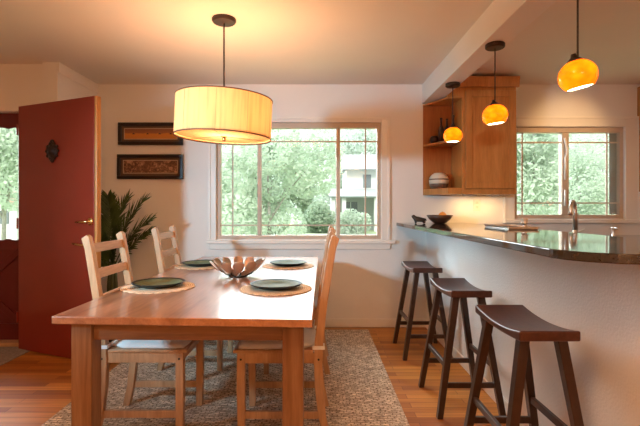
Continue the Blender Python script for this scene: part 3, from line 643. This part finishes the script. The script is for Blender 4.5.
# ------------------------------------------------------------------ things on the bar
BT = 1.0405
bo = MB(); bo.lathe([(0.0, 0.0), (0.045, 0.0), (0.060, 0.006), (0.098, 0.040), (0.122, 0.078), (0.117, 0.078), (0.092, 0.046), (0.055, 0.016), (0.0, 0.012)], 40)
tag(bo.build('wooden_bowl', 'dkwood', smooth=True, loc=(1.158, 4.12, BT)), 'dark turned wooden bowl on the far end of bar', 'bowl')
og = thing('orange', 'orange sitting in the dark wooden bowl', 'fruit', (1.185, 4.120, BT+0.074))
MB().ball((0, 0, 0.0), 0.036, 18, (1, 1, 0.94)).build('fruit', 'orange', og, smooth=True)
MB().lathe([(0.0, 0.036), (0.004, 0.036), (0.005, 0.032), (0.0, 0.031)], 8).build('stem_end', 'palmstem', og)
# small dark horse figurine, head to the left
hs = MB()
def skin(edges, name, mat, label, cat, loc, rotz=0):
    verts, rad, es_ = [], [], []
    idx = {}
    for nm, p, r_ in edges['v']: idx[nm] = len(verts); verts.append(p); rad.append(r_)
    me = bpy.data.meshes.new(name); me.from_pydata(verts, [(idx[a], idx[b]) for a, b in edges['e']], [])
    o = bpy.data.objects.new(name, me); C.objects.link(o)
    md = o.modifiers.new('skin', 'SKIN'); ly = me.skin_vertices[0] if me.skin_vertices else None
    for i, r_ in enumerate(rad): ly.data[i].radius = (r_, r_)
    ly.data[0].use_root = True
    s_ = o.modifiers.new('sub', 'SUBSURF'); s_.levels = 2; s_.render_levels = 2
    me.materials.append(M[mat]); o.location = loc; o.rotation_euler = (0, 0, rotz)
    dg = bpy.context.evaluated_depsgraph_get(); me2 = bpy.data.meshes.new_from_object(o.evaluated_get(dg))
    o.modifiers.clear(); o.data = me2
    zmin = min(v.co.z for v in me2.vertices)
    for v in me2.vertices: v.co.z -= zmin
    for p in me2.polygons: p.use_smooth = True
    return tag(o, label, cat)
hv = [('hip', (0.036, 0.0000, 0.0396), 0.0264), ('mid', (0.0, 0.0000, 0.0396), 0.0251), ('chest', (-0.030, 0.0000, 0.0413), 0.0277), ('neck', (-0.046, 0.0000, 0.0568), 0.0172), ('poll', (-0.054, 0.0000, 0.0705), 0.0132), ('muz', (-0.074, 0.0000, 0.0636), 0.0092),
      ('fl', (-0.034, -0.0138, 0.0189), 0.0092), ('flf', (-0.036, -0.0161, 0.0017), 0.0079), ('fr', (-0.034, 0.0138, 0.0189), 0.0092), ('frf', (-0.030, 0.0161, 0.0017), 0.0079),
      ('bl', (0.042, -0.0138, 0.0189), 0.0106), ('blf', (0.040, -0.0161, 0.0017), 0.0079), ('br', (0.042, 0.0138, 0.0189), 0.0106), ('brf', (0.046, 0.0161, 0.0017), 0.0079), ('t1', (0.058, 0.0000, 0.0413), 0.0066), ('t2', (0.064, 0.0000, 0.0241), 0.0053), ('el', (-0.053, -0.0080, 0.0808), 0.0040), ('er', (-0.053, 0.0080, 0.0808), 0.0040)]
he = [('hip','mid'),('mid','chest'),('chest','neck'),('neck','poll'),('poll','muz'),('chest','fl'),('fl','flf'),('chest','fr'),('fr','frf'),('hip','bl'),('bl','blf'),('hip','br'),('br','brf'),('hip','t1'),('t1','t2'),('poll','el'),('poll','er')]
skin({'v': hv, 'e': he}, 'horse_figurine', 'black', 'small black horse figurine beside the wooden bowl on bar', 'figurine', (0.968, 4.12, BT), 0.0)
tr = MB(); tx, ty, tz = 0.095, 0.23, 0.005
tr.box(-tx, tx, -ty, ty, 0, tz)
for s in (-1, 1): tr.hexa([(s*(tx-0.010), -ty, tz), (s*tx, -ty, tz), (s*tx, ty, tz), (s*(tx-0.010), ty, tz)], [(s*(tx+0.004), -ty, 0.020), (s*(tx+0.014), -ty, 0.020), (s*(tx+0.014), ty, 0.020), (s*(tx+0.004), ty, 0.020)])
for s in (-1, 1): tr.box(-tx, tx, s*ty-0.005, s*ty+0.005, tz, 0.018)
tg = thing('serving_tray', 'long flat dark tray with steel rim on kitchen side of the bar', 'tray', (1.365, 3.10, BT), -0.06)
tr.build('rim', 'steel', tg, bevel=0.002); MB().box(-tx+0.012, tx-0.012, -ty+0.007, ty-0.007, tz+0.0002, tz+0.003).build('inset', 'black', tg)
cd = thing('candle_holder', 'small pale candle in a cup at the end of black tray', 'candle', (1.405, 2.96, BT+0.0084))
MB().lathe([(0.0, 0.0), (0.024, 0.0), (0.022, 0.006), (0.012, 0.012), (0.012, 0.024), (0.026, 0.030), (0.026, 0.036), (0.0, 0.034)], 22).build('cup', 'steel', cd, smooth=True)
MB().lathe([(0.0, 0.0345), (0.018, 0.0350), (0.018, 0.066), (0.0, 0.065)], 18).build('candle', 'cream', cd)

# ------------------------------------------------------------------ kitchen side
bc = thing('base_cabinet', 'maple base cabinets below the kitchen window', 'cabinet', (2.55, 4.06, 0))
MB().box(-1.30, 1.24, -0.29, 0.318, 0.10, 0.878).build('body', 'cab', bc)
MB().box(-1.30, 1.24, -0.23, 0.318, 0.0, 0.0995).build('toe_kick', 'dkwood', bc)
for k in range(4):
    xa = -1.28+k*0.63; dd = MB().box(xa, xa+0.61, -0.309, -0.2905, 0.13, 0.85).build('door', 'cab', bc, bevel=0.003)
    MB().tube([(xa+0.56, -0.335, 0.62), (xa+0.56, -0.335, 0.74)], 0.006, 8).build('handle', 'steel', dd)
tag(MB().box(1.245, 3.799, 3.745, YB-0.001, 0.8785, 0.918).build('kitchen_worktop', 'granite', bevel=0.004), 'dark stone kitchen worktop below the window', 'worktop')
fa = thing('kitchen_faucet', 'brushed steel gooseneck faucet in front of kitchen window', 'faucet', (2.315, 3.93, 0.9183))
MB().lathe([(0.0, 0.0), (0.030, 0.0), (0.030, 0.006), (0.020, 0.012), (0.019, 0.075), (0.015, 0.080), (0.0, 0.080)], 24).build('base', 'steel', fa, smooth=True)
gp = [(0, 0, 0.07), (0, 0, 0.24)]
for k in range(1, 13): a = PI*k/12*1.02; gp.append((-0.046*(1-math.cos(a)), -0.045*(1-math.cos(a)), 0.24+0.085*math.sin(a)))
gp.append((gp[-1][0]-0.001, gp[-1][1], gp[-1][2]-0.035))
MB().tube(gp, [0.020, 0.018] + [0.0165]*12 + [0.019], 14).build('spout', 'steel', fa, smooth=True)
MB().tube([(0.018, 0, 0.05), (0.04, 0, 0.055), (0.085, 0, 0.075)], [0.008, 0.008, 0.006], 10).build('lever', 'steel', fa, smooth=True)
so = thing('soap_dispenser', 'small steel soap pump right of the faucet', 'dispenser', (2.67, 3.95, 0.9183))
MB().lathe([(0.0, 0.0), (0.022, 0.0), (0.020, 0.012), (0.014, 0.018), (0.014, 0.075), (0.017, 0.080), (0.017, 0.092), (0.0, 0.094)], 20).build('body', 'steel', so, smooth=True)
MB().tube([(0, 0, 0.086), (0, -0.035, 0.088), (0, -0.060, 0.080)], [0.007, 0.006, 0.005], 10).build('nozzle', 'steel', so, smooth=True)
sd = MB().lathe([(0.0, 0.0), (0.040, 0.0), (0.058, 0.018), (0.060, 0.028), (0.052, 0.028), (0.036, 0.010), (0.0, 0.008)], 24).build('dish', 'dkcer', smooth=True, loc=(2.46, 4.0, 0.9183))
tag(sd, 'low dark dish on the worktop right of the faucet', 'dish')
ol = thing('wall_outlet', 'cream wall outlet under the maple cabinet', 'outlet', (1.600, YB, 1.215))
MB().box(-0.036, 0.036, -0.006, -0.0005, -0.058, 0.058).build('cover_plate', 'outlet', ol, bevel=0.002)
for s in (-1, 1): MB().box(-0.014, 0.014, -0.008, -0.0055, s*0.022-0.012, s*0.022+0.012).build('socket', 'cream', ol)

# ------------------------------------------------------------------ framed pictures
def picture(x0, x1, z0, z1, art, label, rot):
    cx, cz = (x0+x1)/2, (z0+z1)/2; w_, h_ = (x1-x0)/2, (z1-z0)/2
    t = thing('framed_picture', label, 'picture', (cx, YB, cz), 0, None); t.rotation_euler = (0, rot, 0)
    f = MB(); b = 0.034
    f.box(-w_, w_, -0.028, -0.001, h_-b, h_); f.box(-w_, w_, -0.028, -0.001, -h_, -h_+b); f.box(-w_, -w_+b, -0.028, -0.001, -h_+b, h_-b); f.box(w_-b, w_, -0.028, -0.001, -h_+b, h_-b)
    f.build('frame', 'frame', t, bevel=0.004)
    MB().box(-w_+b, w_-b, -0.010, -0.002, -h_+b, h_-b).build('mat_board', 'pmat', t)
    g = MB(); i = 0.056; k = 0.006
    g.box(-w_+i, w_-i, -0.0125, -0.0101, h_-i-k, h_-i); g.box(-w_+i, w_-i, -0.0125, -0.0101, -h_+i, -h_+i+k); g.box(-w_+i, -w_+i+k, -0.0125, -0.0101, -h_+i+k, h_-i-k); g.box(w_-i-k, w_-i, -0.0125, -0.0101, -h_+i+k, h_-i-k)
    g.build('fillet', 'fillet', t)
    a = MB().box(-w_+i+k, w_-i-k, -0.0115, -0.0101, -h_+i+k, h_-i-k).build('artwork', art, t)
    if art == 'art0':
        q = MB()
        for xx in (-0.17, -0.03, 0.09, 0.2):
            q.lathe([(0.0, 0.0), (0.016, 0.002), (0.012, 0.006), (0.0, 0.008)], 8, (xx, -0.0125, -0.004)) if False else q.box(xx-0.013, xx+0.013, -0.0122, -0.0114, -0.004, 0.003)
            q.box(xx-0.006, xx+0.004, -0.0122, -0.0114, 0.003, 0.008)
        q.build('painted_figures', 'frame', a)
    return t
picture(X(119), X(183.5), Zh(145.3), Zh(122.9), 'art0', 'upper black framed long picture with ochre landscape band', 0.0)
picture(X(118), X(183.8), Zh(179.2), Zh(154.6), 'art1', 'lower black framed long picture with brown relief figures', 0.0)

# ------------------------------------------------------------------ palm in a pot
pl = thing('potted_palm', 'potted green palm behind the red door against the wall', 'plant', (-1.84, 3.98, 0))
MB().lathe([(0.0, 0.0), (0.12, 0.0), (0.135, 0.02), (0.155, 0.30), (0.165, 0.31), (0.165, 0.33), (0.148, 0.33), (0.140, 0.29), (0.0, 0.285)], 36).build('pot', 'pot', pl, smooth=False, bevel=0.004)
MB().lathe([(0.0, 0.292), (0.10, 0.293), (0.1395, 0.291), (0.13, 0.286), (0.0, 0.286)], 28).build('soil', 'soil', pl)
stm = MB()
for k in range(5):
    a = 2*PI*k/5; q = (0.035*math.cos(a), 0.035*math.sin(a))
    stm.tube([(q[0]*0.8, q[1]*0.8, 0.28), (q[0]*0.9, q[1]*0.9, 0.48), (q[0]*0.6, q[1]*0.6, 0.70)], [0.020, 0.017, 0.012], 8)
stm.build('stem', 'palmstem', pl, smooth=True)
def frond(ctrl, nleaf, ll, spread, droop, up=(0, -0.5, 0.85), w=0.019):
    """leaflets along a curved rachis; ctrl = quadratic bezier"""
    p0, p1, p2 = [Vector(p) for p in ctrl]; m = MB()
    B = lambda t: p0*(1-t)**2 + p1*2*t*(1-t) + p2*t*t
    T = lambda t: ((p1-p0)*(1-t) + (p2-p1)*t).normalized()
    m.tube([B(k/10) for k in range(11)], [0.0065*(1-0.8*k/10) for k in range(11)], 6)
    U = Vector(up)
    for k in range(nleaf):
        t = 0.30 + 0.70*k/(nleaf-1); c = B(t); d = T(t); side = d.cross(U).normalized(); nrm = side.cross(d).normalized()
        L = ll*(0.55 + 0.6*math.sin(PI*min(1, (t-0.22)/0.80)))*rnd.uniform(0.88, 1.1)
        for s in (-1, 1):
            dirn = (side*s*math.sin(spread*(1.1-0.55*t)) + d*math.cos(spread*(1.1-0.55*t)) + nrm*rnd.uniform(0.0, 0.28)).normalized()
            wv = dirn.cross(nrm).normalized(); pts = []
            for q in range(5):
                u = q/4; pos = c + dirn*L*u + Vector((0, 0, -droop*L*u*u)); ww = w*(math.sin(PI*(0.15+0.85*u)) if u < 1 else 0.02)*0.5 + 0.0006
                pts.append((pos - wv*ww, pos + nrm*ww*0.35, pos + wv*ww))
            vs = [[m.bm.verts.new(x) for x in row] for row in pts]
            for A, Bv in zip(vs, vs[1:]):
                for j in range(2): m.bm.faces.new([A[j], A[j+1], Bv[j+1], Bv[j]])
    return m
FR = [((0,0,0.60), (0.02,-0.02,0.98), (0.30,-0.04,1.25), 26, 0.17, 0.75, 0.10), ((0,0,0.60), (0.10,-0.02,0.92), (0.365,-0.06,1.08), 24, 0.16, 0.7, 0.18), ((0,0,0.60), (-0.02,0.03,1.05), (-0.03,-0.02,1.28), 22, 0.16, 0.8, 0.10),
      ((0,0,0.60), (-0.08,0.03,1.00), (0.11,0.06,1.27), 22, 0.17, 0.8, 0.1), ((0,0,0.60), (0.14,0.02,0.86), (0.34,-0.02,0.98), 20, 0.15, 0.7, 0.3), ((0,0,0.60), (-0.10,-0.03,0.95), (-0.16,-0.05,1.15), 20, 0.16, 0.7, 0.25),
      ((0,0,0.58), (-0.04,-0.08,0.80), (-0.06,-0.14,0.97), 18, 0.15, 0.6, 0.3), ((0,0,0.58), (0.03,-0.06,0.74), (0.06,-0.10,0.88), 18, 0.13, 0.6, 0.4), ((0,0,0.56), (-0.03,-0.06,0.68), (-0.08,-0.10,0.76), 16, 0.13, 0.6, 0.5)]
for p0_, p1_, p2_, nl, ll, spd, drp in FR: frond((p0_, p1_, p2_), nl, ll, spd, drp).build('frond', 'palm', pl, fix=False)

# ------------------------------------------------------------------ outdoors
GZ = -0.40
structure(MB().box(-60, 60, 4.9, 90, GZ-0.2, GZ).build('ground', 'grass'), 'pale green lawn outside the windows', 'lawn')
structure(MB().box(-60, 60, 22.5, 27.5, GZ, GZ+0.02).build('road', 'road'), 'pale street beyond the lawn', 'road')
def crown_mesh(blobs, n, size, seed):
    r_ = random.Random(seed); m = MB(); tot = sum(b[3]**2 for b in blobs)
    for (bx, by, bz, br) in blobs:
        for _ in range(int(n*br*br/tot)):
            while True:
                d = Vector((r_.uniform(-1,1), r_.uniform(-1,1), r_.uniform(-1,1)))
                if 0.05 < d.length < 1: break
            d = d.normalized()*(d.length**0.45)*br; c = Vector((bx, by, bz)) + d
            a = Vector((r_.uniform(-1,1), r_.uniform(-1,1), r_.uniform(-1,1))).normalized(); b = a.orthogonal().normalized(); s_ = size*0.92*r_.uniform(0.6, 1.3)
            v = [m.bm.verts.new(c + a*s_*u + b*s_*0.5*w_) for u, w_ in ((-1,0),(0,-1),(1,0),(0,1))]
            m.bm.faces.new(v)
    return m
def tree(loc, h, wdt, kind, n, label, seed, size=0.10, low=0.25, name='tree', cat='tree', gaps=9):
    r_ = random.Random(seed); t = thing(name, label, cat, loc, 0, None)
    blobs = []
    for k in range(gaps):
        a = r_.uniform(0, 2*PI); rr = wdt*0.36*math.sqrt(r_.random()); z = h*(low + (0.95-low)*r_.random())
        blobs.append((rr*math.cos(a), rr*math.sin(a), z, wdt*r_.uniform(0.20, 0.32)))
    zmin = min(b[2]-b[3] for b in blobs)
    crown_mesh(blobs, n, size, seed+1).build('crown', kind, t, fix=False)
    tk = MB(); tk.tube([(0,0,0), (0.03*h*0.2,0,h*0.3), (-0.05,0.02,h*0.75)], [0.035*h*0.5, 0.028*h*0.5, 0.010*h*0.4], 9)
    for b in blobs[:7]: tk.tube([(0,0,h*0.28), (b[0]*0.5, b[1]*0.5, h*0.28+(b[2]-h*0.28)*0.6), (b[0], b[1], b[2])], [0.008*h, 0.006*h, 0.003*h], 6)
    tk.build('trunk', 'bark', t, smooth=True)
    return t
tree((-1.45, 13.5, GZ), 4.1, 3.6, 'leafA', 13520, 'large pale branching tree behind the middle pane of dining window', 11, 0.085, 0.22, gaps=12)
tree((-3.9, 18.5, GZ), 4.4, 3.0, 'leafC', 8320, 'pale tree behind the left pane of the dining window', 12, 0.08)
tree((-3.6, 26.5, GZ), 6.2, 5.6, 'leafB', 10920, 'mid green tree across the street, left of the grey porch', 14, 0.15, 0.12)
tree((-2.6, 36.0, GZ), 6.6, 5.0, 'leafB', 9880, 'mid green tree across the street beside the grey porch', 15, 0.15, 0.18)
tree((0.2, 28.8, GZ), 1.5, 2.4, 'leafB', 3900, 'low round bush left of the porch across the street', 16, 0.12, 0.15, 'bush', 'bush')
tree((2.55, 27.6, GZ), 1.2, 2.0, 'leafA', 3120, 'low bright bush in front of the porch across the street', 17, 0.10, 0.15, 'bush', 'bush')
tree((5.1, 10.3, GZ), 3.9, 2.6, 'leafA', 13520, 'bright leafy tree behind left pane of kitchen window', 18, 0.075, 0.42, gaps=12)
tree((9.9, 16.6, GZ), 4.2, 3.2, 'leafA', 14560, 'bright leafy tree behind right pane of kitchen window', 19, 0.075, 0.15, gaps=12)
tree((13.4, 20.5, GZ), 5.2, 5.0, 'leafC', 9360, 'greyish tree beyond the right pane of kitchen window', 20, 0.11, 0.12)
tree((8.6, 19.8, GZ), 5.0, 4.8, 'leafB', 10920, 'mid green tree beyond the left pane of kitchen window', 21, 0.11, 0.12)
tree((-10.3, 14.5, GZ), 4.4, 4.0, 'leafA', 13520, 'bright tree seen through the outer door glass', 22, 0.10, 0.62, gaps=12)
tree((-16.5, 27.0, GZ), 5.0, 6.0, 'leafB', 10920, 'mid green tree behind the white shed', 23, 0.16, 0.15)
tree((-8.0, 42.0, GZ), 7.5, 8.0, 'leafC', 9000, 'tall grey green tree far behind the left pane of dining window', 31, 0.26, 0.12)
tree((2.6, 44.0, GZ), 8.5, 8.0, 'leafC', 9000, 'tall grey green tree rising behind the house roof', 32, 0.26, 0.12)
tree((11.4, 28.0, GZ), 6.5, 6.4, 'leafB', 9000, 'tall tree far beyond the left pane of kitchen window', 33, 0.22, 0.08)
tree((21.0, 36.0, GZ), 8.0, 9.0, 'leafB', 9000, 'tall tree far beyond the right pane of kitchen window', 34, 0.22, 0.08)
# house across the street
hp = thing('house', 'grey house with a columned porch across the street', 'house', (3.2, 33.0, GZ))
MB().box(-2.0, 6.0, 0, 5, 0, 2.9).build('wall', 'greysid', hp)
MB().box(-0.9, 6.0, 0.6, 5, 2.9, 4.6).build('upper_wall', 'siding', hp)
MB().prism([(-2.6, 2.35), (0.2, 3.0), (0.2, 3.1), (-2.7, 2.45)], -2.3, 6.4, 'x').build('porch_roof', 'greyroof', hp)
MB().prism([(-0.1, 4.55), (2.8, 6.0), (5.4, 4.55)], -1.2, 6.4, 'x').build('roof', 'greyroof', hp)
for cx in (-2.0, -1.25, 1.0, 3.2): MB().box(cx-0.14, cx+0.14, -2.4, -2.12, 0, 2.44).build('porch_column', 'siding', hp)
for cx in (-0.6, 1.9): w_ = MB().box(cx-0.5, cx+0.5, -0.03, 0.0, 0.8, 2.1).build('window', 'darkpane', hp); MB().box(cx-0.03, cx+0.03, -0.05, -0.031, 0.8, 2.1).build('mullion', 'siding', w_)
MB().box(0.4, 1.0, 0.57, 0.6, 3.2, 4.2).build('window', 'darkpane', hp)
shd = thing('shed', 'white gabled shed seen through the outer door glass', 'shed', (-14.7, 21.5, GZ))
MB().prism([(-1.1, 0), (1.1, 0), (1.1, 1.75), (0, 2.3), (-1.1, 1.75)], -1.5, 1.5, 'y').build('wall', 'siding', shd)
MB().prism([(-1.3, 1.66), (0, 2.33), (1.3, 1.66), (1.3, 1.76), (0, 2.43), (-1.3, 1.76)], -1.7, 1.7, 'y').build('roof', 'tanroof', shd)
MB().box(0.35, 0.75, -1.53, -1.5, 0.9, 1.5).build('window', 'darkpane', shd)
fn = thing('garden_fence', 'white picket fence with tan cap outside the kitchen window', 'fence', (6.9, 14.9, GZ))
f_ = MB()
for k in range(23): f_.box(-1.9+k*0.15, -1.9+k*0.15+0.11, -0.01, 0.01, 0, 1.60)
f_.build('pickets', 'siding', fn)
MB().box(-1.95, 1.55, -0.05, 0.05, 1.61, 1.86).build('cap_rail', 'tanroof', fn)

# ------------------------------------------------------------------ lights
def light(name, kind, loc, power, col, size=0.1, target=None, **kw):
    d = bpy.data.lights.new(name, kind); d.energy = power; d.color = col
    if kind in ('POINT', 'SPOT'): d.shadow_soft_size = size
    if kind == 'AREA': d.size = size
    for k, v in kw.items(): setattr(d, k, v)
    o = bpy.data.objects.new(name, d); C.objects.link(o); o.location = loc
    if target is not None: o.rotation_euler = (Vector(target)-Vector(loc)).to_track_quat('-Z', 'Y').to_euler()
    return o
WARM = (1.0, 0.56, 0.27)
light('strobe', 'SPOT', (-2.43, 0.80, 1.55), 420, (0.44, 0.78, 1.0), 0.13, (-0.12, 4.04, 1.02), spot_size=math.radians(63), spot_blend=1.0)
light('drum_bulb', 'POINT', (-0.60, 2.87, 1.775), 26, (1.0, 0.61, 0.34), 0.05)
for (loc, h, tv, R_, lab) in GB: light('globe_bulb', 'POINT', (loc[0], loc[1], h+0.01), 0.55, (1.0, 0.66, 0.34), 0.025)
for lx in (1.47, 1.69): light('under_cabinet', 'AREA', (lx, 4.21, 1.296), 1.1, (1.0, 0.62, 0.26), 0.07, (lx, 4.24, 0.9))
light('kitchen_spot', 'SPOT', (2.50, 3.25, 2.36), 40, (1.0, 0.60, 0.26), 0.06, (2.50, 4.38, 1.90), spot_size=0.85, spot_blend=0.9)
light('rear_warm_fill', 'POINT', (0.85, -1.9, 2.10), 108, (1.0, 0.53, 0.25), 0.30)  # unseen warm fill added behind the camera for ambient light
light('overhead_warm_fill', 'AREA', (-0.3, 0.9, 2.40), 44, (1.0, 0.54, 0.26), 0.9, (-0.3, 1.1, 0))  # one soft panel added as warm fill from above, no fixture modelled
light('kitchen_warm_fill', 'POINT', (2.9, 2.2, 1.95), 5, WARM, 0.25)  # unseen fill added to warm the kitchen side
sun = light('sun', 'SUN', (0, 0, 20), 3.4, (1.0, 0.96, 0.90), 0.1, (8, 30, -8)); sun.data.angle = 0.3
haze = light('window_glare_sun', 'SUN', (-20, 30, 20), 17, (0.84, 0.93, 1.0), 0.1, (-20+0.57*40, 30-0.82*40, 20-0.27*40)); haze.data.angle = math.radians(70)  # second, very broad sun added to boost window daylight on table and half wall
for nm, (xa, xb, za, zb) in (('dining_portal', W1), ('kitchen_portal', W2)):
    p_ = light(nm, 'AREA', ((xa+xb)/2, YB+0.13, (za+zb)/2), 1, (1, 1, 1), xb-xa, ((xa+xb)/2, 0, (za+zb)/2), shape='RECTANGLE'); p_.data.size_y = zb-za; p_.data.cycles.is_portal = True

w_ = bpy.data.worlds.new('overcast'); sc.world = w_; w_.use_nodes = True
bg = w_.node_tree.nodes['Background']; bg.inputs[0].default_value = (0.93, 0.97, 1.0, 1); bg.inputs[1].default_value = 2.2

# ------------------------------------------------------------------ camera
cam = bpy.data.cameras.new('camera'); co = bpy.data.objects.new('camera', cam); C.objects.link(co)
cam.sensor_width = 36; cam.lens = 36*440/640; cam.shift_x = 4/640; cam.shift_y = -4/640; cam.clip_start = 0.05; cam.clip_end = 300
co.location = (0, 0, 1.175); co.rotation_euler = (PI/2, 0, 0)
sc.camera = co
sc.view_settings.view_transform = 'Standard'; sc.view_settings.look = 'None'; sc.view_settings.gamma = 1; sc.view_settings.use_curve_mapping = False
sc.view_settings.exposure = 0.0
